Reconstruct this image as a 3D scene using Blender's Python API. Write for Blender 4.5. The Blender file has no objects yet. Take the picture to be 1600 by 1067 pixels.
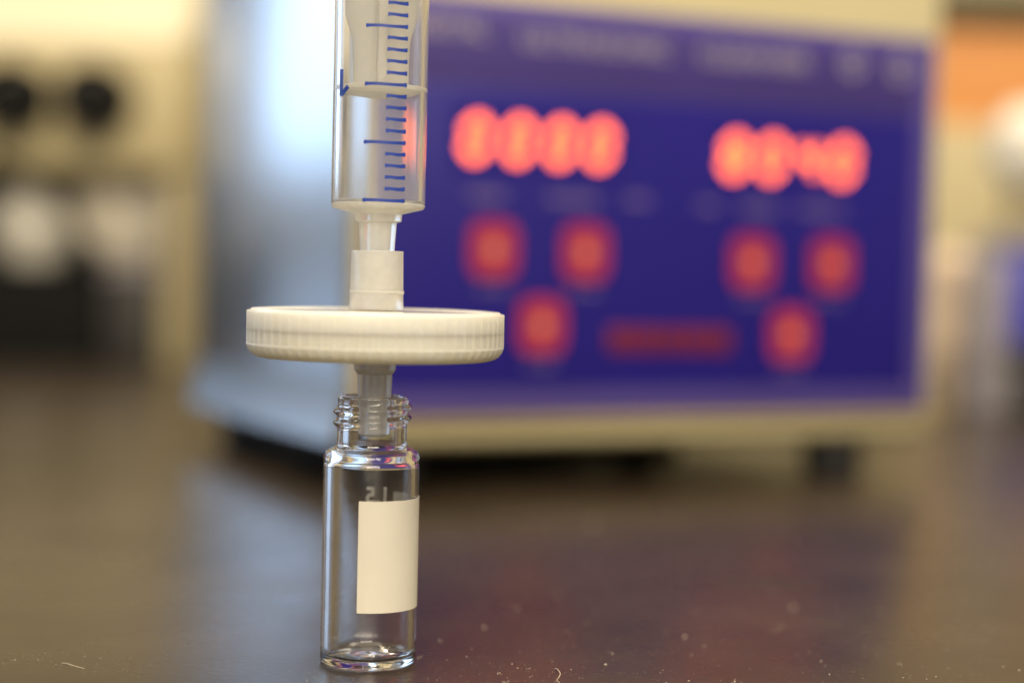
import bpy, bmesh, math, random
from mathutils import Vector, Matrix, noise

# ------------------------------------------------------------------ camera
MM = 0.001
scene = bpy.context.scene
COL = scene.collection
R = math.radians

def make_camera():
    cd = bpy.data.cameras.new('camera')
    cam = bpy.data.objects.new('camera', cd)
    COL.objects.link(cam)
    cd.sensor_width = 36.0
    cd.lens = 2750 / 1600 * 36.0
    cd.clip_start = 0.01
    cd.clip_end = 20.0
    pitch, roll = R(-2.07), 0.023
    fwd = Vector((0, math.cos(pitch), math.sin(pitch)))
    r0 = Vector((1, 0, 0))
    u0 = r0.cross(fwd)
    right = r0 * math.cos(roll) + u0 * math.sin(roll)
    up = right.cross(fwd)
    m = Matrix((right, up, -fwd)).transposed().to_4x4()
    m.translation = Vector((0, 0, 49.6 * MM))
    cam.matrix_world = m
    cd.dof.use_dof = True
    cd.dof.focus_distance = 0.2215
    cd.dof.aperture_fstop = 6.9
    scene.camera = cam
make_camera()

# ------------------------------------------------------------------ world and lamps
world = bpy.data.worlds.new("World")
scene.world = world
world.use_nodes = True
bgn = world.node_tree.nodes['Background']
bgn.inputs[0].default_value = (0.60, 0.54, 0.46, 1)
bgn.inputs[1].default_value = 0.48

def area(name, loc, target, sx, sy, power, color):
    ld = bpy.data.lights.new(name, 'AREA')
    ld.shape = 'RECTANGLE'
    ld.size, ld.size_y = sx, sy
    ld.energy = power
    ld.color = color
    o = bpy.data.objects.new(name, ld)
    COL.objects.link(o)
    o.location = loc
    d = Vector(target) - Vector(loc)
    o.rotation_euler = d.to_track_quat('-Z', 'Y').to_euler()
    return o

WARM = (1.0, 0.82, 0.57)
COOL = (0.48, 0.69, 1.0)
# daylight window far to the left, behind the instrument
area('window_light', (-1.72, 1.42, 0.80), (0, 0.45, 0.08), 1.3, 1.3, 16, COOL)
# ceiling tubes
area('ceiling_tube_light', (-0.15, -0.25, 1.9), (-0.15, -0.25, 0), 0.12, 1.3, 17, WARM)
area('ceiling_tube_light.001', (0.15, -0.25, 1.9), (0.15, -0.25, 0), 0.12, 1.3, 17, WARM)
area('ceiling_tube_light.002', (0.9, 0.9, 1.9), (0.9, 0.9, 0), 0.12, 1.3, 17, WARM)
area('ceiling_tube_light.003', (-0.5, 0.9, 1.9), (-0.5, 0.9, 0), 0.12, 1.3, 12, WARM)
# bright room behind the photographer
area('room_light', (0.25, -1.45, 1.0), (0, 0.4, 0.1), 1.2, 0.9, 42, (1.0, 0.875, 0.68))

scene.view_settings.view_transform = 'Standard'
scene.view_settings.look = 'None'
scene.view_settings.exposure = 0.0
scene.view_settings.gamma = 1.0
scene.render.engine = 'CYCLES'
cy = scene.cycles
cy.max_bounces = 20
cy.transmission_bounces = 18
cy.glossy_bounces = 8
cy.diffuse_bounces = 5
cy.transparent_max_bounces = 16
cy.sample_clamp_indirect = 25.0
cy.use_denoising = True

# ------------------------------------------------------------------ helpers
def link(me, name, mats, parent=None, loc=(0, 0, 0), rot=None):
    o = bpy.data.objects.new(name, me)
    COL.objects.link(o)
    if not isinstance(mats, (list, tuple)):
        mats = [mats]
    if not me.materials:
        for m in mats:
            me.materials.append(m)
    o.parent = parent
    o.location = Vector(loc) * MM
    if rot:
        o.rotation_euler = rot
    return o

def tag(o, label=None, cat=None, group=None, kind=None):
    if label: o['label'] = label
    if cat: o['category'] = cat
    if group: o['group'] = group
    if kind: o['kind'] = kind
    return o

def empty(name, loc, label, cat, group=None, rz=0, tilt=(0, 0)):
    o = bpy.data.objects.new(name, None)
    COL.objects.link(o)
    o.empty_display_size = 0.01
    o.location = Vector(loc) * MM
    o.rotation_euler = (tilt[0], tilt[1], rz)
    return tag(o, label, cat, group)

def finish(bm, name, sharp=35, smooth=True):
    bmesh.ops.remove_doubles(bm, verts=bm.verts, dist=1e-7)
    bmesh.ops.recalc_face_normals(bm, faces=bm.faces)
    me = bpy.data.meshes.new(name)
    bm.to_mesh(me)
    bm.free()
    if smooth:
        me.polygons.foreach_set('use_smooth', [True] * len(me.polygons))
        me.set_sharp_from_angle(angle=R(sharp))
    return me

def fillet(pts, n=6):
    """pts: (r, z, fillet radius); returns rounded polyline (open)"""
    out = []
    N = len(pts)
    for i, p in enumerate(pts):
        P = Vector((p[0], p[1]))
        rad = p[2] if len(p) > 2 else 0
        if rad <= 0 or i == 0 or i == N - 1:
            out.append((P.x, P.y)); continue
        A = Vector(pts[i - 1][:2]); B = Vector(pts[i + 1][:2])
        da, db = (A - P), (B - P)
        la, lb = da.length, db.length
        da.normalize(); db.normalize()
        ang = da.angle(db)
        t = min(rad / math.tan(ang / 2), la * .49, lb * .49)
        s, e = P + da * t, P + db * t
        for k in range(n + 1):
            f = k / n
            q = s.lerp(P, f).lerp(P.lerp(e, f), f)
            out.append((q.x, q.y))
    return out

def densify(prof, z0, z1, step):
    out = [prof[0]]
    for a, b in zip(prof, prof[1:]):
        L = math.hypot(b[0] - a[0], b[1] - a[1])
        mid = (a[1] + b[1]) / 2
        if min(a[1], b[1]) >= z0 - 1e-6 and max(a[1], b[1]) <= z1 + 1e-6 and L > step:
            k = int(L / step)
            for j in range(1, k):
                f = j / k
                out.append((a[0] + (b[0] - a[0]) * f, a[1] + (b[1] - a[1]) * f))
        out.append(b)
    return out

def lathe_bm(prof, seg=64, closed=False, rfun=None, bm=None, off=(0, 0, 0), cap=False):
    bm = bm or bmesh.new()
    rows = []
    for idx, (r, z) in enumerate(prof):
        row = []
        if r < 1e-6:
            v = bm.verts.new(((off[0]) * MM, (off[1]) * MM, (z + off[2]) * MM))
            row = [v] * seg
        else:
            for k in range(seg):
                a = 2 * math.pi * k / seg
                rr = rfun(r, z, a, idx) if rfun else r
                row.append(bm.verts.new(((rr * math.cos(a) + off[0]) * MM, (rr * math.sin(a) + off[1]) * MM, (z + off[2]) * MM)))
        rows.append(row)
    n = len(rows)
    rng = range(n) if closed else range(n - 1)
    for i in rng:
        A, B = rows[i], rows[(i + 1) % n]
        for k in range(seg):
            k2 = (k + 1) % seg
            vs = []
            for v in (A[k], A[k2], B[k2], B[k]):
                if v not in vs: vs.append(v)
            if len(vs) >= 3:
                try: bm.faces.new(vs)
                except ValueError: pass
    if cap:
        for row in (rows[0], rows[-1]):
            if len(set(row)) > 2:
                bm.faces.new(row)
    return bm

def support(prof, closed):
    out = []
    n = len(prof)
    for i, a in enumerate(prof):
        out.append(a)
        if i == n - 1 and not closed: break
        b = prof[(i + 1) % n]
        L = math.hypot(b[0] - a[0], b[1] - a[1])
        if L > .6:
            k = .08 / L
            for f in (k, .5, 1 - k):
                out.append((a[0] + (b[0] - a[0]) * f, a[1] + (b[1] - a[1]) * f))
    return out

def lathe(name, prof, mat, parent=None, seg=64, closed=False, rfun=None, loc=(0, 0, 0), cap=False, sharp=35, rot=None):
    prof = support(prof, closed)
    return link(finish(lathe_bm(prof, seg, closed, rfun, cap=cap), name, sharp), name, mat, parent, loc, rot)

def box_bm(x0, x1, y0, y1, z0, z1, bev=0.0, bm=None, seg=3):
    own = bmesh.new()
    vs = [own.verts.new((x * MM, y * MM, z * MM)) for x in (x0, x1) for y in (y0, y1) for z in (z0, z1)]
    for f in ((0, 1, 3, 2), (4, 6, 7, 5), (0, 4, 5, 1), (2, 3, 7, 6), (0, 2, 6, 4), (1, 5, 7, 3)):
        own.faces.new([vs[i] for i in f])
    if bev > 0:
        bmesh.ops.bevel(own, geom=list(own.edges), offset=bev * MM, segments=seg, affect='EDGES', profile=0.5)
    if bm is None:
        return own
    tmp = bpy.data.meshes.new('tmp'); own.to_mesh(tmp); own.free()
    bm.from_mesh(tmp); bpy.data.meshes.remove(tmp)
    return bm

def box(name, dims, mat, parent=None, bev=0.0, loc=(0, 0, 0), rot=None):
    return link(finish(box_bm(*dims, bev=bev), name, 40), name, mat, parent, loc, rot)

def prism_bm(outline, axis, a0, a1, bm=None):
    """outline 2-D points extruded along axis ('x','y','z')"""
    bm = bm or bmesh.new()
    def P(u, v, w):
        return {'x': (w, u, v), 'y': (u, w, v), 'z': (u, v, w)}[axis]
    A = [bm.verts.new(Vector(P(u, v, a0)) * MM) for u, v in outline]
    B = [bm.verts.new(Vector(P(u, v, a1)) * MM) for u, v in outline]
    n = len(outline)
    bm.faces.new(A); bm.faces.new(B[::-1])
    for i in range(n):
        bm.faces.new((A[i], B[i], B[(i + 1) % n], A[(i + 1) % n]))
    return bm

def tube_bm(pts, rad, bm=None, n=6, taper=1.0):
    bm = bm or bmesh.new()
    rows = []
    N = len(pts)
    for i, p in enumerate(pts):
        p = Vector(p)
        d = (Vector(pts[min(i + 1, N - 1)]) - Vector(pts[max(i - 1, 0)])).normalized()
        a = d.orthogonal().normalized() if i == 0 else (rows_a - d * rows_a.dot(d)).normalized()
        rows_a = a
        b = d.cross(a)
        rr = rad * (1 + (taper - 1) * i / (N - 1))
        rows.append([bm.verts.new((p + (a * math.cos(2 * math.pi * k / n) + b * math.sin(2 * math.pi * k / n)) * rr) * MM) for k in range(n)])
    for A, B in zip(rows, rows[1:]):
        for k in range(n):
            bm.faces.new((A[k], A[(k + 1) % n], B[(k + 1) % n], B[k]))
    bm.faces.new(rows[0]); bm.faces.new(rows[-1][::-1])
    return bm

def text_mesh(txt, size, depth, align='CENTER', res=3, bold=0):
    cu = bpy.data.curves.new('t', 'FONT')
    cu.body = txt; cu.size = size * MM; cu.extrude = depth * MM / 2; cu.offset = bold * MM
    cu.align_x = align; cu.align_y = 'CENTER'; cu.resolution_u = res
    o = bpy.data.objects.new('t', cu); COL.objects.link(o)
    dg = bpy.context.evaluated_depsgraph_get()
    me = bpy.data.meshes.new_from_object(o.evaluated_get(dg))
    bpy.data.objects.remove(o); bpy.data.curves.remove(cu)
    me.materials.clear()
    return me

# ------------------------------------------------------------------ materials
def mat(name):
    m = bpy.data.materials.new(name)
    m.use_nodes = True
    nt = m.node_tree
    return m, nt, nt.nodes['Principled BSDF'], nt.nodes['Material Output']

def N(nt, t, **kw):
    n = nt.nodes.new(t)
    for k, v in kw.items():
        setattr(n, k, v)
    return n

def surface(name, color, rough=.5, metal=0, var=.12, scale=60, bump=0.0, bscale=400, spec=.5, coat=0, aniso=0):
    m, nt, p, out = mat(name)
    tc = N(nt, 'ShaderNodeTexCoord')
    ns = N(nt, 'ShaderNodeTexNoise'); ns.inputs['Scale'].default_value = scale; ns.inputs['Detail'].default_value = 5
    nt.links.new(tc.outputs['Object'], ns.inputs['Vector'])
    rmp = N(nt, 'ShaderNodeValToRGB')
    c = color
    rmp.color_ramp.elements[0].position = .3; rmp.color_ramp.elements[1].position = .7
    rmp.color_ramp.elements[0].color = (c[0] * (1 - var), c[1] * (1 - var), c[2] * (1 - var), 1)
    rmp.color_ramp.elements[1].color = (min(1, c[0] * (1 + var)), min(1, c[1] * (1 + var)), min(1, c[2] * (1 + var)), 1)
    nt.links.new(ns.outputs['Fac'], rmp.inputs['Fac'])
    nt.links.new(rmp.outputs['Color'], p.inputs['Base Color'])
    p.inputs['Roughness'].default_value = rough
    p.inputs['Metallic'].default_value = metal
    p.inputs['Specular IOR Level'].default_value = spec
    p.inputs['Coat Weight'].default_value = coat
    p.inputs['Anisotropic'].default_value = aniso
    if bump > 0:
        nb = N(nt, 'ShaderNodeTexNoise'); nb.inputs['Scale'].default_value = bscale; nb.inputs['Detail'].default_value = 6
        nt.links.new(tc.outputs['Object'], nb.inputs['Vector'])
        b = N(nt, 'ShaderNodeBump'); b.inputs['Strength'].default_value = bump; b.inputs['Distance'].default_value = 0.0002
        nt.links.new(nb.outputs['Fac'], b.inputs['Height'])
        nt.links.new(b.outputs['Normal'], p.inputs['Normal'])
    return m

def emissive(name, color, strength):
    m, nt, p, out = mat(name)
    p.inputs['Base Color'].default_value = (*[c * .3 for c in color], 1)
    p.inputs['Emission Color'].default_value = (*color, 1)
    p.inputs['Emission Strength'].default_value = strength
    p.inputs['Roughness'].default_value = .4
    return m

def glass(name, ior=1.5, color=(1, 1, 1), rough=0.0):
    m, nt, p, out = mat(name)
    nt.nodes.remove(p)
    g = N(nt, 'ShaderNodeBsdfGlass')
    g.inputs['Color'].default_value = (*color, 1); g.inputs['IOR'].default_value = ior
    g.inputs['Roughness'].default_value = rough
    tc = N(nt, 'ShaderNodeTexCoord'); nb = N(nt, 'ShaderNodeTexNoise')
    nb.inputs['Scale'].default_value = 260; nb.inputs['Detail'].default_value = 2
    nt.links.new(tc.outputs['Object'], nb.inputs['Vector'])
    b = N(nt, 'ShaderNodeBump'); b.inputs['Strength'].default_value = .12; b.inputs['Distance'].default_value = .0002
    nt.links.new(nb.outputs['Fac'], b.inputs['Height']); nt.links.new(b.outputs['Normal'], g.inputs['Normal'])
    nt.links.new(g.outputs[0], out.inputs['Surface'])
    return m

def milky(name, haze, color=(.96, .96, .93), ior=1.49, rough=.06, trans=.5, tint=(1, 1, 1)):
    """clear polypropylene: refracting, with a share of cloudy scattering"""
    m, nt, p, out = mat(name)
    nt.nodes.remove(p)
    g = N(nt, 'ShaderNodeBsdfGlass'); g.inputs['IOR'].default_value = ior; g.inputs['Roughness'].default_value = rough
    g.inputs['Color'].default_value = (*tint, 1)
    d = N(nt, 'ShaderNodeBsdfDiffuse'); d.inputs['Color'].default_value = (*color, 1)
    t = N(nt, 'ShaderNodeBsdfTranslucent'); t.inputs['Color'].default_value = (*color, 1)
    dm = N(nt, 'ShaderNodeMixShader'); dm.inputs[0].default_value = trans
    nt.links.new(d.outputs[0], dm.inputs[1]); nt.links.new(t.outputs[0], dm.inputs[2])
    tc = N(nt, 'ShaderNodeTexCoord'); ns = N(nt, 'ShaderNodeTexNoise'); ns.inputs['Scale'].default_value = 350
    ns.inputs['Detail'].default_value = 4
    nt.links.new(tc.outputs['Object'], ns.inputs['Vector'])
    mr = N(nt, 'ShaderNodeMapRange'); mr.inputs['To Min'].default_value = haze * .75; mr.inputs['To Max'].default_value = haze * 1.25
    nt.links.new(ns.outputs['Fac'], mr.inputs['Value'])
    mx = N(nt, 'ShaderNodeMixShader')
    nt.links.new(mr.outputs[0], mx.inputs[0])
    nt.links.new(g.outputs[0], mx.inputs[1]); nt.links.new(dm.outputs[0], mx.inputs[2])
    nt.links.new(mx.outputs[0], out.inputs['Surface'])
    return m

def cloudy(name, color, rough=.35, sss=.8, radius=(5.0, 4.4, 3.2), var=.04, glow=0):
    m = surface(name, color, rough, var=var, scale=300, bump=.08, bscale=900)
    p = m.node_tree.nodes['Principled BSDF']
    p.inputs['Subsurface Weight'].default_value = sss
    p.inputs['Subsurface Radius'].default_value = radius
    p.inputs['Subsurface Scale'].default_value = MM
    if glow > 0:
        nt = m.node_tree
        t = N(nt, 'ShaderNodeBsdfTranslucent'); t.inputs['Color'].default_value = (.98, .96, .90, 1)
        mx = N(nt, 'ShaderNodeMixShader'); mx.inputs[0].default_value = glow
        nt.links.new(p.outputs[0], mx.inputs[1]); nt.links.new(t.outputs[0], mx.inputs[2])
        nt.links.new(mx.outputs[0], nt.nodes['Material Output'].inputs['Surface'])
    return m

def bench_material():
    m, nt, p, out = mat('black_epoxy')
    tc = N(nt, 'ShaderNodeTexCoord')
    def noise_(scale, detail, dist=0):
        n = N(nt, 'ShaderNodeTexNoise'); n.inputs['Scale'].default_value = scale; n.inputs['Detail'].default_value = detail
        n.inputs['Distortion'].default_value = dist
        nt.links.new(tc.outputs['Object'], n.inputs['Vector']); return n
    a = noise_(22, 6, .6)
    r = N(nt, 'ShaderNodeValToRGB')
    r.color_ramp.elements[0].position = .35; r.color_ramp.elements[0].color = (.030, .021, .013, 1)
    r.color_ramp.elements[1].position = .72; r.color_ramp.elements[1].color = (.050, .036, .024, 1)
    nt.links.new(a.outputs['Fac'], r.inputs['Fac']); nt.links.new(r.outputs[0], p.inputs['Base Color'])
    b = noise_(55, 8, .3)
    mr = N(nt, 'ShaderNodeMapRange'); mr.inputs['To Min'].default_value = .21; mr.inputs['To Max'].default_value = .36
    p.inputs['IOR'].default_value = 1.47
    nt.links.new(b.outputs['Fac'], mr.inputs['Value']); nt.links.new(mr.outputs[0], p.inputs['Roughness'])
    c = noise_(900, 5)
    bp = N(nt, 'ShaderNodeBump'); bp.inputs['Strength'].default_value = .35; bp.inputs['Distance'].default_value = .0001
    nt.links.new(c.outputs['Fac'], bp.inputs['Height']); nt.links.new(bp.outputs['Normal'], p.inputs['Normal'])
    return m

M = dict(
    bench=bench_material(),
    glass=glass('clear_glass', 1.5),
    barrel=milky('barrel_polypropylene', .13, rough=.05),
    tip=milky('tip_polypropylene', .50, trans=.45, rough=.08),
    hub=milky('hub_polypropylene', .40, trans=.4, color=(.98, .98, .96), rough=.14),
    plunger=cloudy('plunger_plastic', (.88, .83, .72)),
    housing=cloudy('filter_plastic', (.95, .915, .80), rough=.28, glow=.22),
    gloss=surface('polished_filter_plastic', (.72, .66, .50), .05, var=.02, spec=.6),
    housing_low=cloudy('filter_plastic_lower', (.93, .88, .72), rough=.32, glow=.22),
    paper=surface('label_paper', (.72, .68, .58), .5, var=.035, scale=90, bump=.25, bscale=700),
    print_white=surface('white_print', (.8, .76, .68), .5, var=.02),
    ink=surface('blue_ink', (.013, .045, .32), .4, var=.25, scale=2500),
    rail=surface('shaded_cream_enamel', (.34, .27, .14), .45, var=.08, scale=20),  # cream base rail, with the shade on it put into the colour
    olive=surface('olive_board', (.10, .085, .035), .6, var=.1),
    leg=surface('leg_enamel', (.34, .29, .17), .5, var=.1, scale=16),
    matt=surface('matt_black', (.006, .006, .006), .8, spec=.2),
    cream=surface('cream_enamel', (.57, .51, .31), .42, var=.04, scale=14),
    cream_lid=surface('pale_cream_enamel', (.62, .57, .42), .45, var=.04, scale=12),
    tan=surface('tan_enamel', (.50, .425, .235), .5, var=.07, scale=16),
    steel=surface('brushed_steel', (.60, .62, .64), .27, metal=1, var=.06, scale=30),
    purple=surface('purple_overlay', (.016, .011, .20), .38, spec=.3, var=.05, scale=25),
    violet=surface('violet_border', (.085, .062, .27), .42, var=.05, scale=25),
    header=surface('violet_header', (.055, .038, .20), .42, spec=.3, var=.05, scale=25),
    caption=surface('pale_print', (.31, .27, .37), .5, var=.05),
    caption_dim=surface('dim_print', (.13, .09, .24), .5, var=.05),
    red_button=surface('red_button', (.36, .018, .065), .5, var=.06),
    orange_dot=surface('orange_print', (.55, .20, .12), .5, var=.05),
    red_window=surface('dull_red_window', (.15, .010, .022), .4, var=.2, scale=90),
    led=emissive('red_led', (1.0, .14, .035), 4.4),
    rubber=surface('black_rubber', (.010, .009, .009), .6),
    black=surface('black_plastic', (.012, .011, .010), .45),
    dark=surface('dark_plastic', (.030, .028, .026), .5),
    white=surface('white_plastic', (.82, .78, .68), .4, var=.03),
    tissue=surface('crumpled_tissue', (.80, .74, .62), .8, var=.08),
    wipe=surface('grey_wipe', (.50, .50, .47), .8, var=.1),
    grey=surface('grey_plastic', (.26, .24, .27), .5),
    orange=surface('orange_card', (.76, .32, .09), .6, var=.06),
    blue=surface('blue_plastic', (.04, .04, .40), .5),
    pink=surface('pinkish_plastic', (.74, .58, .42), .45),
    wall=surface('cream_wall', (.50, .44, .27), .8, var=.05, scale=5),
    brown=surface('brown_board', (.22, .16, .07), .6, var=.1, scale=20),
    dust=surface('dust_speck', (.52, .45, .36), .8, var=.4, scale=900),
    fibre=surface('pale_fibre', (.72, .62, .50), .7, var=.1),
)

# ------------------------------------------------------------------ the setting
tag(box('bench_top', (-2200, 900, -250, 1400, -30, 0), M['bench'], bev=2), kind='structure')
tag(box('wall', (-640, 1500, 1480, 1500, -600, 1700), M['wall']), kind='structure')

# ------------------------------------------------------------------ glass vial
VX, VY = -17.58, 224.2
vial = empty('glass_vial', (VX, VY, 0), 'clear glass screw neck vial with a blank cream label, standing open on the black bench', 'vial')

def vial_body():
    outer = fillet([(0, .45), (2.6, .35), (4.5, .03, .3), (6.1, .0, 1.2), (6.1, 27.1, 3.2), (4.46, 27.7, .8), (4.46, 29.2)], 7)
    thread = [(4.46, 29.2 + i * .09) for i in range(1, 45)]            # up to 33.16
    top = fillet([(4.46, 33.2), (4.46, 34.2, .42), (3.3, 34.2, .42), (3.15, 33.3)], 6)
    inner = fillet([(3.15, 33.2), (3.15, 27.5, .9), (5.2, 26.3, 2.4), (5.2, .85, 1.2), (2.4, 1.05), (0, 1.5)], 8)
    prof = outer + thread + top + inner
    prof = densify(prof, 2.0, 26.0, 3.0)
    def rf(r, z, a, idx):
        if 4.40 < r < 4.50 and 28.9 < z < 33.5:
            # helical thread, rising towards the right when seen from the front
            turn = ((a - math.pi) % (2 * math.pi)) / (2 * math.pi)
            best = 0
            for k in range(-1, 3):
                tt = turn + k
                if tt < -.25 or tt > 1.75: continue
                env = min(1, (tt + .25) / .18, (1.75 - tt) / .18)
                zc = 30.65 + 1.45 * tt
                best = max(best, env * math.exp(-((z - zc) / .44) ** 2))
            r += .56 * best
        return r
    return lathe('body', prof, M['glass'], vial, 128, rfun=rf, sharp=60)
vial_body()

def curved_sheet(name, a0, a1, z0, z1, r, th, material, parent):
    bm = bmesh.new(); n = 48
    g = []
    for k in range(n + 1):
        a = R(a0 + (a1 - a0) * k / n)
        sx, sy = math.sin(a), -math.cos(a)
        g.append([bm.verts.new((rr * sx * MM, rr * sy * MM, z * MM)) for rr in (r, r + th) for z in (z0, z1)])
    for A, B in zip(g, g[1:]):
        for i, j in ((0, 1), (1, 3), (3, 2), (2, 0)):
            bm.faces.new((A[i], A[j], B[j], B[i]))
    bm.faces.new((g[0][0], g[0][1], g[0][3], g[0][2])); bm.faces.new((g[-1][0], g[-1][2], g[-1][3], g[-1][1]))
    return link(finish(bm, name), name, material, parent)
curved_sheet('label', -9.5, 152, 7.4, 21.4, 6.11, .07, M['paper'], vial)

def wrap_text(name, txt, size, ang, z, r, th, material, parent, flip=False):
    me = text_mesh(txt, size, th, bold=.09)
    for v in me.vertices:
        x, y, d = v.co
        if flip: x, y = -x, -y
        a = R(ang) + x / (r * MM)
        rr = r * MM + d + th * MM / 2
        v.co = (rr * math.sin(a), -rr * math.cos(a), z * MM + y)
    return link(me, name, material, parent)
wrap_text('volume_mark', '1.5', 3.1, 175, 20.6, 6.11, .04, M['print_white'], vial)

# ------------------------------------------------------------------ syringe filter
flt = empty('syringe_filter', (VX + .2, VY, 29.0), 'cream round syringe filter with ribbed rim, its outlet tip hanging inside the vial neck', 'syringe filter')
def FZ(p): return [(a[0], a[1] - 29.0, *a[2:]) for a in p]
RIBS = 66
def rib_mask(a, w):
    f = (a * RIBS / (2 * math.pi)) % 1.0
    d = abs(f - .5) * 2         # 1 at rib centre
    return max(0, min(1, (1 - d - w) / .09))
def up_rf(r, z, a, idx):
    zz = z + 29
    if r > 15.9 and zz < 44.55:
        r -= (.12 if zz > 42.7 else .15) * rib_mask(a, .12)
    return r
lathe('upper_shell', fillet(FZ([(3.2, 42.432), (16.35, 42.432), (16.35, 42.6), (16.35, 44.4), (16.35, 44.85, .15), (15.9, 44.85), (15.75, 45.1, .12), (14.6, 45.1, .1), (14.5, 44.8, .05), (3.2, 44.8)]), 4),
      M['housing'], flt, RIBS * 8, closed=True, rfun=up_rf, sharp=50)
def low_rf(r, z, a, idx):
    zz = z + 29
    if r > 15.2 and 40.7 < zz < 42.6:
        r -= .19 * rib_mask(a, .12)
    elif r > 14.9 and 39.0 < zz < 40.5:
        r -= .13 * rib_mask(a + .012, .35)
    return r
lathe('lower_shell', fillet(FZ([(1.5, 42.43), (16.35, 42.43), (16.35, 42.2), (16.35, 40.75), (16.35, 40.6), (16.26, 40.3), (16.1, 39.9), (15.75, 39.45), (15.2, 39.12), (14.5, 38.92, .1), (13.8, 38.88), (1.5, 38.9)]), 4),
      M['housing_low'], flt, RIBS * 8, closed=True, rfun=low_rf, sharp=50)
lathe('inlet_hub', fillet(FZ([(2.3, 45.2), (3.52, 45.2), (3.44, 46.2), (3.33, 52.3), (3.36, 52.62, .1), (2.5, 52.62, .1), (2.15, 46.4), (0.8, 46.2), (.8, 45.2)]), 3),
      M['hub'], flt, 72, closed=True, sharp=40,
      rfun=lambda r, z, a, i: r - (.16 * max(0, math.cos(2 * a + .6)) ** 6 if r > 3.2 and z > 16.5 else 0))
lathe('top_face', fillet(FZ([(3.0, 44.82), (14.45, 44.82), (14.45, 44.95, .06), (3.0, 45.05)]), 3), M['gloss'], flt, 192, closed=True)
# thickened lug ring near the hub mouth
lathe('lug_ring', fillet(FZ([(3.34, 47.2), (3.50, 47.25, .05), (3.50, 47.55, .05), (3.34, 47.6)]), 2), M['hub'], flt, 64, closed=True)
lathe('outlet_tip', fillet(FZ([(.85, 38.85), (2.66, 38.85), (2.64, 37.5, .15), (2.22, 36.9, .1), (2.02, 30.2), (1.98, 29.4, .3), (1.2, 29.0), (.85, 29.05)]), 4),
      M['tip'], flt, 72, closed=True, sharp=40)

# ------------------------------------------------------------------ syringe
SY0 = 47.2
syr = empty('syringe', (VX + .17, VY, SY0), 'clear plastic syringe with blue graduations, plugged upright into the round cream filter', 'syringe')
def SZ(p): return [(a[0], a[1] - SY0, *a[2:]) for a in p]
lathe('barrel', fillet(SZ([(5.2, 58.95, .1), (5.97, 58.55, .1), (5.97, 118), (9.6, 118, .2), (9.6, 119.5, .2), (5.2, 119.5, .1)]), 3),
      M['barrel'], syr, 128, closed=True)
lathe('nozzle', fillet(SZ([(.95, 47.3), (2.05, 47.3), (2.2, 52.6), (2.42, 56.2, .1), (3.0, 56.35, .12), (3.08, 57.3, .1), (5.74, 57.95, .15), (5.95, 58.3, .1), (5.95, 58.50), (4.6, 58.92), (.95, 58.7)]), 3),
      M['tip'], syr, 96, closed=True, sharp=30)
plg = empty('plunger', (0, 0, 0), None, None)
plg.parent = syr
lathe('seal', fillet(SZ([(0, 71.75), (4.3, 72.35, .2), (5.24, 72.75, .1), (5.24, 73.3, .15), (3.4, 73.6), (0, 73.6)]), 4), M['plunger'], plg, 96)
def blade(rot):
    h = [(-3.5, 73.55), (3.5, 73.55), (3.52, 79.0), (3.75, 80.0), (4.35, 81.2), (4.62, 82.2), (4.64, 128), (-4.64, 128), (-4.62, 82.2), (-4.35, 81.2), (-3.75, 80.0), (-3.52, 79.0)]
    bm = prism_bm([(x, z - SY0) for x, z in h], 'y', -.55, .55)
    bmesh.ops.bevel(bm, geom=list(bm.edges), offset=.12 * MM, segments=2, affect='EDGES')
    return link(finish(bm, 'rod_blade'), 'rod_blade', M['plunger'], plg, rot=(0, 0, R(rot)))
blade(8); blade(98.0)
lathe('thumb_rest', fillet(SZ([(0, 128.05), (6.5, 128.05, .3), (6.5, 129.6, .3), (0, 129.6)]), 3), M['plunger'], plg, 64)

def tick_bm(w_major):
    """one printed graduation wrapped on the barrel; wider at its ends like pooled ink"""
    a0 = R(-14.5) if w_major else R(11.5)
    a1 = R(37.5)
    n = 40 if w_major else 22
    bm = bmesh.new(); rr = (5.974, 5.99)
    prev = None
    for k in range(n + 1):
        f = k / n
        a = a0 + (a1 - a0) * f
        L = (a1 - a0) * 5.98
        e = min(f, 1 - f) * L
        h = .185 + .075 * math.exp(-(e / .32) ** 2) + .03 * math.exp(-((1 - f) * L / 1.0) ** 2)
        dz = .03 * math.sin(f * 7)
        if k in (0, n): h *= .8
        cur = [bm.verts.new((r * math.sin(a) * MM, -r * math.cos(a) * MM, (dz + s * h) * MM)) for r in rr for s in (-1, 1)]
        if prev:
            for i, j in ((0, 1), (1, 3), (3, 2), (2, 0)):
                bm.faces.new((prev[i], prev[j], cur[j], cur[i]))
        else:
            bm.faces.new((cur[0], cur[1], cur[3], cur[2]))
        prev = cur
    bm.faces.new((prev[0], prev[2], prev[3], prev[1]))
    return bm
major = finish(tick_bm(True), 'graduation_mark'); minor = finish(tick_bm(False), 'graduation_mark')
for k in range(0, 39):
    link(major if k % 5 == 0 else minor, 'graduation_mark', M['ink'], syr, (0, 0, 58.80 + 1.432 * k - SY0))
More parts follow.
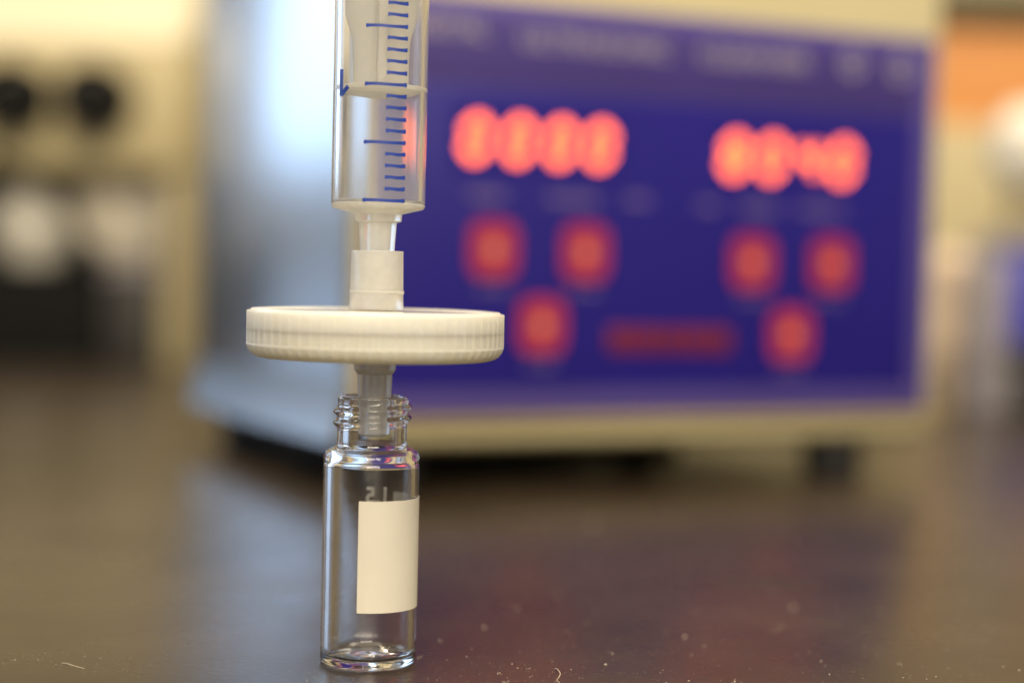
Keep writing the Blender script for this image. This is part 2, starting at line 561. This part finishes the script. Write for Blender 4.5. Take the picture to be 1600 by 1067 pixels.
# the figure 1, printed upside down as the syringe points downwards
def numeral(zc, ang):
    bm = bmesh.new()
    def strip(p, q, w):
        pts = [Vector(p).lerp(Vector(q), t / 6) for t in range(7)]
        d = (Vector(q) - Vector(p)).normalized(); nrm = Vector((-d.y, d.x)) * w / 2
        rows = []
        for i, c in enumerate(pts):
            row = []
            for rr in (5.974, 5.99):
                for s in (-1, 1):
                    u = c + nrm * s
                    a = R(ang) + u.x / 5.98
                    row.append(bm.verts.new((rr * math.sin(a) * MM, -rr * math.cos(a) * MM, (zc + u.y - SY0) * MM)))
            rows.append(row)
        for A, B in zip(rows, rows[1:]):
            for i, j in ((0, 1), (1, 3), (3, 2), (2, 0)):
                bm.faces.new((A[i], A[j], B[j], B[i]))
        bm.faces.new((rows[0][0], rows[0][1], rows[0][3], rows[0][2]))
        bm.faces.new((rows[-1][0], rows[-1][2], rows[-1][3], rows[-1][1]))
    strip((0, 1.65), (0, -1.65), .72)
    strip((0.03, -1.6), (1.3, -.55), .6)
    return link(finish(bm, 'numeral'), 'numeral', M['ink'], syr)
numeral(73.4, -50)
numeral(110.0, -50)

# ------------------------------------------------------------------ ultrasonic cleaner
P0 = (-35.8, 390.55, 0)
uc = empty('ultrasonic_cleaner', P0, 'boxy ultrasonic cleaner with steel side, purple control panel and glowing red digits', 'ultrasonic cleaner', rz=R(25))
box('housing', (1, 161.5, 0, 125, 10.6, 135), M['cream'], uc, bev=3)
box('side_panel', (-.9, .9, 1.5, 124, 24, 134), M['steel'], uc, bev=.6)
# flared steel skirt along the bottom of the side
bm = prism_bm([(-3.2, 11.2), (-3.6, 11.8), (-.95, 23.5), (-.95, 25.5), (.9, 25.5), (.9, 11.2)], 'y', 1.0, 124.5)
link(finish(bm, 'side_skirt'), 'side_skirt', M['steel'], uc)
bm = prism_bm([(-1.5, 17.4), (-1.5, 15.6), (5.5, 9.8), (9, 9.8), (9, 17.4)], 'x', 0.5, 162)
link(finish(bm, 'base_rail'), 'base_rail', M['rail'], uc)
cp = box('control_panel', (3, 157.6, -1.6, .2, 18, 113), M['violet'], uc, bev=.6)
box('overlay', (6.5, 151.6, -1.9, -1.5, 24, 92.5), M['purple'], cp, bev=.1)
box('header_band', (6.5, 151.6, -1.9, -1.5, 93.3, 109.3), M['header'], cp, bev=.1)
def panel_text(txt, s0, s1, z, size, m, name='lettering'):
    me = text_mesh(txt, size, .2, bold=.15)
    xs = [v.co.x for v in me.vertices]
    w = (max(xs) - min(xs)); k = (s1 - s0) * MM / w; c = (max(xs) + min(xs)) / 2
    for v in me.vertices:
        x, y, d = v.co
        v.co = ((x - c) * k + (s0 + s1) / 2 * MM, -2.05 * MM - d, z * MM + y)
    return link(me, name, m, cp)
panel_text('DIGITAL', 9.5, 30.5, 105.4, 5.6, M['caption'])
panel_text('ULTRASONIC', 39.3, 78.5, 104.3, 5.6, M['caption'])
panel_text('CLEANER', 86.5, 118.5, 104.3, 5.6, M['caption'])
def annulus(name, s, z, r0, r1, m):
    pr = [(r0, 0), (r1, 0), (r1, .2), (r0, .2)]
    bm = lathe_bm(pr, 32, closed=True)
    for v in bm.verts:
        x, y, zz = v.co
        v.co = (x + s * MM, -1.9 * MM - zz, y + z * MM)
    return link(finish(bm, name), name, m, cp)
annulus('emblem', 131.2, 105.2, 1.4, 3.0, M['caption'])
annulus('emblem', 146.0, 104.8, 1.4, 3.0, M['caption'])

SEG = {'0': 'abcdef', '1': 'bc', '2': 'abged', '3': 'abgcd', '4': 'fgbc', '5': 'afgcd', '6': 'afgedc', '7': 'abc', '8': 'abcdefg', '9': 'abfgcd'}
def digit(ch, s, z, w=6.8, h=10.2, t=2.15):
    bm = bmesh.new()
    hw, hh = w / 2, h / 2
    g = .18
    def hseg(zc):
        return [(-hw + g + t / 2, zc), (-hw + g + t, zc + t / 2), (hw - g - t, zc + t / 2), (hw - g - t / 2, zc), (hw - g - t, zc - t / 2), (-hw + g + t, zc - t / 2)]
    def vseg(xc, za, zb):
        return [(xc, za + g), (xc + t / 2, za + g + t / 2), (xc + t / 2, zb - g - t / 2), (xc, zb - g), (xc - t / 2, zb - g - t / 2), (xc - t / 2, za + g + t / 2)]
    xl, xr, zt, zb_ = -hw + t / 2, hw - t / 2, hh - t / 2, -hh + t / 2
    S = dict(a=hseg(zt), g=hseg(0), d=hseg(zb_), f=vseg(xl, 0, zt), b=vseg(xr, 0, zt), e=vseg(xl, zb_, 0), c=vseg(xr, zb_, 0))
    for q in SEG[ch]:
        pts = [(x + s + .10 * y, y + z) for x, y in S[q]]
        prism_bm(pts, 'y', -2.35, -2.0, bm)
    return link(finish(bm, 'digit', smooth=False), 'digit', M['led'], cp)
for ch, s in zip('0000', (28.4, 39.1, 49.8, 60.2)): digit(ch, s, 81.0)
for ch, s in zip('8040', (97.3, 107.9, 118.8, 129.0)): digit(ch, s, 80.4)
box('display_window', (22.5, 67.5, -2.0, -1.8, 73.3, 88.8), M['purple'], cp)
box('display_window', (92, 138, -2.0, -1.8, 72.7, 88.2), M['purple'], cp)
def button(s, z):
    b = box('button', (s - 5.6, s + 5.6, -2.5, -1.7, z - 5.9, z + 5.9), M['red_button'], cp, bev=.35)
    return b
def button_shape():
    bm = bmesh.new(); pts = []
    for k in range(40):
        a = 2 * math.pi * k / 40
        c, s_ = math.cos(a), math.sin(a)
        e = .48
        pts.append((6.0 * abs(c) ** e * (1 if c > 0 else -1), 6.5 * abs(s_) ** e * (1 if s_ > 0 else -1)))
    prism_bm(pts, 'y', -2.5, -1.8, bm)
    return finish(bm, 'button', 40)
btn = button_shape()
dot = finish((lambda: (lambda b: b)(prism_bm([(1.8 * math.cos(2 * math.pi * k / 24), 2.1 * math.sin(2 * math.pi * k / 24)) for k in range(24)], 'y', -2.7, -2.45)))(), 'button_mark', 40)
for s, z in ((33.3, 56.0), (56.9, 55.9), (46.0, 38.7), (103.0, 54.7), (126.5, 54.8), (114.9, 37.1)):
    b = link(btn, 'button', M['red_button'], uc, (s, 0, z))
    link(dot, 'button_mark', M['orange_dot'], b)
    for dx, w in ((-2.2, 2.6), (1.9, 3.4)):
        box('caption', (s + dx - w / 2, s + dx + w / 2, -2.05, -1.85, z - 9.6, z - 8.2), M['caption_dim'], cp)
for s, z, w in ((31.4, 68.2, 9), (53.5, 68.2, 13), (70.6, 68.6, 6), (90.1, 68.1, 5), (104.8, 68.0, 11), (122.8, 68.2, 13)):
    box('caption', (s - w / 2, s + w / 2, -2.05, -1.85, z - .9, z + .9), M['caption_dim'], cp)
for k in range(5):
    s = 66.8 + k * 6.9
    box('indicator_window', (s - 3.1, s + 3.1, -2.2, -1.8, 32.6, 38.4), M['red_window'], cp, bev=.15)
box('underside_shade_block', (5, 100, 26, 123, 3, 10.5), M['matt'], uc, bev=.5)  # black block added to paint the shade in the gap under the housing
for x, y in ((136, 9), (14, 12), (136, 112), (10, 112)):
    lathe('foot', fillet([(0, 0), (7.0, 0, .8), (8.0, 10.98, .3), (0, 10.98)], 3), M['rubber'], uc, 40, loc=(x, y, 0))

# ------------------------------------------------------------------ left background: cream bench instrument with an open bay
ci = empty('bench_instrument', (-245, 880, 0), 'large cream bench instrument with two black knobs over an open bay, at far left', 'lab instrument')
box('head', (-115, 82, 0, 170, 98, 160), M['tan'], ci, bev=4)
bm = prism_bm([(2, 160.3), (60, 215), (168, 215), (168, 160.3)], 'x', -115, 80)
bmesh.ops.bevel(bm, geom=list(bm.edges), offset=.003, segments=2, affect='EDGES')
link(finish(bm, 'sloped_lid'), 'sloped_lid', M['cream_lid'], ci)
box('leg', (68, 82, 2, 168, 0, 97.8), M['leg'], ci, bev=2)
box('leg', (-115, -99, 2, 168, 0, 97.8), M['leg'], ci, bev=2)
box('back_plate', (-98.5, 65.5, 150, 160, 0, 97.8), M['dark'], ci)
for x in (-4.0, 36.8):
    k = lathe('knob', fillet([(0, 0), (18, 0), (18, 3, .5), (17.4, 4, .4), (17, 20, 1.2), (0, 20)], 3), M['matt'], ci, 40, loc=(x, -.2, 133.5), rot=(R(90), 0, 0))
    link(finish(box_bm(-.4, .4, 8, 12.8, 20, 20.4), 'pointer'), 'pointer', M['white'], k)

t = empty('power_supply', (-246, 892, 0), 'black box standing in the instrument bay beneath the white flask', 'power supply')
box('case', (-48, 36, 0, 110, 2, 50), M['matt'], t, bev=3)
box('base', (-46, 34, 2, 108, 0, 1.9), M['rubber'], t)
t = empty('white_flask', (-249, 915, 50), 'round white flask standing on the black box in the instrument bay', 'flask')
lathe('bulb', fillet([(0, 0), (14, 0, 4), (24, 19, 9), (17, 36, 6), (7, 39, 2), (6.5, 44), (0, 44)], 5), M['white'], t, 48)
lathe('stopper', fillet([(0, 44.1), (6, 44.1), (7, 46.8, .6), (0, 46.8)], 3), M['cream'], t, 32)
t = empty('grey_box', (-194, 893, 0), 'low grey box in the instrument bay, right beside the black box', 'box')
box('case', (-14, 14, 0, 100, 0, 46), M['dark'], t, bev=2)
box('lid', (-15, 15, -1, 101, 46.1, 51), M['grey'], t, bev=1)

def crumple(name, loc, rx, ry, rz, seed, m, label, cat):
    bm = bmesh.new()
    bmesh.ops.create_icosphere(bm, subdivisions=4, radius=1)
    for v in bm.verts:
        n = v.co.normalized()
        d = .75 + .5 * abs(noise.noise(n * 2.2 + Vector((seed, 0, 0)))) + .35 * noise.noise(n * 5 + Vector((0, seed, 0)))
        v.co = Vector((n.x * rx * d, n.y * ry * d, max(0, (n.z * .5 + .5) * d) * rz * 1.2)) * MM
    o = link(finish(bm, name, 20), name, m, None, loc)
    return tag(o, label, cat)
crumple('crumpled_tissue', (-203, 925, 51), 27, 20, 44, 3.1, M['tissue'], 'crumpled pale tissue heaped on the low grey box in the instrument bay', 'tissue')

t = empty('added_black_case', (-372, 820, 0), 'low black case added out of view on the bench, mirrored as the dark patch in the cleaner side', 'case')  # unseen object, added to darken the reflection in the steel side
box('body', (-38, 37, -30, 30, 0, 38), M['black'], t, bev=3)
box('lid', (-39, 38, -31, 31, 38.1, 50), M['black'], t, bev=3)

crumple('crumpled_tissue', (-177, 905, 51.2), 9, 14, 34, 8.7, M['wipe'], 'small greyish crumpled wipe beside the instrument leg in the bay', 'tissue')
t = link(finish(tube_bm([(-262, 872, 104), (-247, 874, 96), (-232, 876, 88), (-222, 878, 78), (-219, 884, 62), (-219, 888, 53)], 2.6, n=8), 'black_cable'), 'black_cable', M['matt'])
tag(t, 'black cable drooping across the opening of the instrument bay', 'cable')

# ------------------------------------------------------------------ right background
t = empty('cream_cabinet', (268, 905, 0), 'cream cabinet standing behind the right end of the ultrasonic cleaner', 'cabinet')
box('case', (-75, 90, 0, 180, 0, 134), M['tan'], t, bev=3)
box('door', (-70, 86, -3, -.2, 6, 128), M['tan'], t, bev=1)
t = empty('orange_box', (270, 912, 134), 'orange carton standing on the cream cabinet at the right edge', 'carton')
box('carton', (-58, 75, 0, 120, 0, 50), M['orange'], t, bev=1)
box('flap', (-58, 75, 1, 60, 50.2, 51), M['orange'], t)
t = empty('brown_tray', (262, 905, 185.2), 'brown tray lying on top of the orange carton', 'tray')
box('tray', (-90, 95, 0, 130, 0, 14), M['olive'], t, bev=2)
box('rim', (-92, 97, -2, 132, 14.1, 17), M['olive'], t, bev=1)

t = empty('wash_bottle', (182, 730, 0), 'pinkish cream plastic bottle standing between the cleaner and the grey bottle', 'bottle')
lathe('body', fillet([(0, 0), (4, 0, 1), (5.5, 8), (9.3, 24, 5), (9.3, 60, 3), (4, 67), (0, 67)], 5), M['pink'], t, 40)
lathe('cap', fillet([(0, 67.1), (4.6, 67.1), (4.4, 72, .5), (0, 72)], 3), M['cream'], t, 32)
t = empty('grey_bottle', (189, 700, 0), 'grey square bottle standing left of the blue box', 'bottle')
box('body', (-7.5, 7.5, -8, 8, 0, 62), M['grey'], t, bev=2.5)
lathe('cap', fillet([(0, 62.1), (6, 62.1), (6, 70, .8), (0, 70)], 3), M['grey'], t, 32)
t = empty('black_stand', (213, 690, 0), 'low black stand carrying the blue box at the right edge', 'stand')
box('platform', (-20, 40, 0, 50, 20, 27), M['black'], t, bev=1)
box('plinth', (-17, 37, 3, 47, 0, 19.9), M['black'], t, bev=1)
t = empty('blue_box', (209, 692, 27.1), 'dark blue box standing on the low black stand', 'box')
box('case', (-17, 40, 0, 45, 0, 38), M['blue'], t, bev=2)
box('lid', (-18, 41, -1, 46, 38.1, 44), M['grey'], t, bev=1)
t = empty('white_jar', (207, 712, 71.2), 'grey jar with a big round white cap, standing on the dark blue box', 'jar')
lathe('body', fillet([(0, 0), (9, 0, 2), (9.5, 16, 2), (7, 19.5), (0, 19.5)], 5), M['leg'], t, 40)
lathe('cap', fillet([(0, 19.6), (9, 19.6, 3), (15, 29, 6), (15.2, 42, 7), (8, 52, 4), (0, 53)], 6), M['white'], t, 40)

# ------------------------------------------------------------------ dust, fibres and marks on the bench
def dust():
    rng = random.Random(7)
    bm = bmesh.new()
    def speck(x, y, s, flat=.55):
        vs = []
        for p in ((1, 0, 0), (-1, 0, 0), (0, 1, 0), (0, -1, 0), (0, 0, 1), (0, 0, -.9)):
            q = Vector(p) * s * rng.uniform(.6, 1.3)
            q.z = q.z * flat
            a = 0
            vs.append(bm.verts.new(Vector((x + q.x + rng.uniform(-.2, .2) * s, y + q.y + rng.uniform(-.2, .2) * s, s * flat * .9 + q.z)) * MM))
        for f in ((0, 2, 4), (2, 1, 4), (1, 3, 4), (3, 0, 4), (2, 0, 5), (1, 2, 5), (3, 1, 5), (0, 3, 5)):
            bm.faces.new([vs[i] for i in f])
    def dens(x, y):
        d = noise.noise(Vector((x * .07, y * .07, 3))) + .5 * noise.noise(Vector((x * .22, y * .22, 9)))
        return max(.04, min(1, .42 + 1.0 * d + (.22 if x > -10 else -.12)))
    n = 0
    while n < 12000:
        y = 206 + rng.random() ** 1.5 * 260
        x = rng.uniform(-.32, .32) * y
        if (x - VX) ** 2 + (y - VY) ** 2 < 6.3 ** 2: continue
        if rng.random() > dens(x, y): continue
        s = .026 * math.exp(rng.gauss(0, .55))
        speck(x, y, min(s, .14)); n += 1
    for k in range(140):
        y = 206 + rng.random() ** 1.6 * 330; x = rng.uniform(-.05, .32) * y
        if (x - VX) ** 2 + (y - VY) ** 2 < 6.3 ** 2: continue
        for j in range(rng.randint(1, 4)):
            speck(x + rng.gauss(0, .25), y + rng.gauss(0, .3), rng.uniform(.06, .15))
    for x, y, s in ((17.3, 355, .42), (25.0, 243.5, .30), (44, 268, .32), (1.6, 262, .28), (13, 225, .22), (-3, 247, .25)):
        speck(x, y, s, .8)
    o = link(finish(bm, 'dust', smooth=False), 'dust', M['dust'])
    tag(o, 'pale dust specks scattered over the black bench top', 'dust', kind='stuff')
dust()

def fibre(pts, rad, label):
    # smooth the polyline
    P = [Vector(p) for p in pts]; out = []
    for i in range(len(P) - 1):
        p0, p1, p2, p3 = P[max(i - 1, 0)], P[i], P[i + 1], P[min(i + 2, len(P) - 1)]
        for k in range(6):
            t_ = k / 6
            out.append(.5 * ((2 * p1) + (p2 - p0) * t_ + (2 * p0 - 5 * p1 + 4 * p2 - p3) * t_ ** 2 + (3 * p1 - p0 - 3 * p2 + p3) * t_ ** 3))
    out.append(P[-1])
    o = link(finish(tube_bm(out, rad, n=5), 'fibre'), 'fibre', M['fibre'])
    return tag(o, label, 'fibre')
fibre([(6.4, 222.4, .1), (6.7, 220.6, .4), (7.0, 218.8, .25), (6.7, 217.0, .1), (6.5, 215.6, .15), (6.9, 214.0, .08)], .035, 'thin pale curled fibre lying on the bench right of the vial, low in the picture')
fibre([(-55.5, 219, .1), (-54.6, 218.0, .3), (-53.2, 217.2, .12), (-52.0, 216.4, .08)], .022, 'short pale fibre lying on the bench at the bottom left corner')
fibre([(VX + 2.2, VY - 3.4, 1.7), (VX + 2.6, VY - 2.4, 2.2), (VX + 2.9, VY - 1.4, 2.4), (VX + 2.3, VY - .6, 1.9), (VX + 2.0, VY + .2, 1.95)], .03, 'fine curled fibre lying on the floor of the glass vial')

# dull dark reddish patch further back on the bench
def bench_patch():
    bm = bmesh.new(); pts = []
    for k in range(48):
        a = 2 * math.pi * k / 48
        w = 1 + .22 * noise.noise(Vector((math.cos(a) * 1.5, math.sin(a) * 1.5, 4)))
        pts.append((42.5 + 9.5 * w * math.cos(a), 291 + 7.5 * w * math.sin(a)))
    prism_bm(pts, 'z', .004, .012, bm)
    tag(link(finish(bm, 'bench_patch'), 'bench_patch', surface('dark_reddish_patch', (.020, .007, .008), .55, var=.3, scale=200)),
        'dull dark reddish patch on the bench in front of the cleaner', 'bench_patch')
bench_patch()
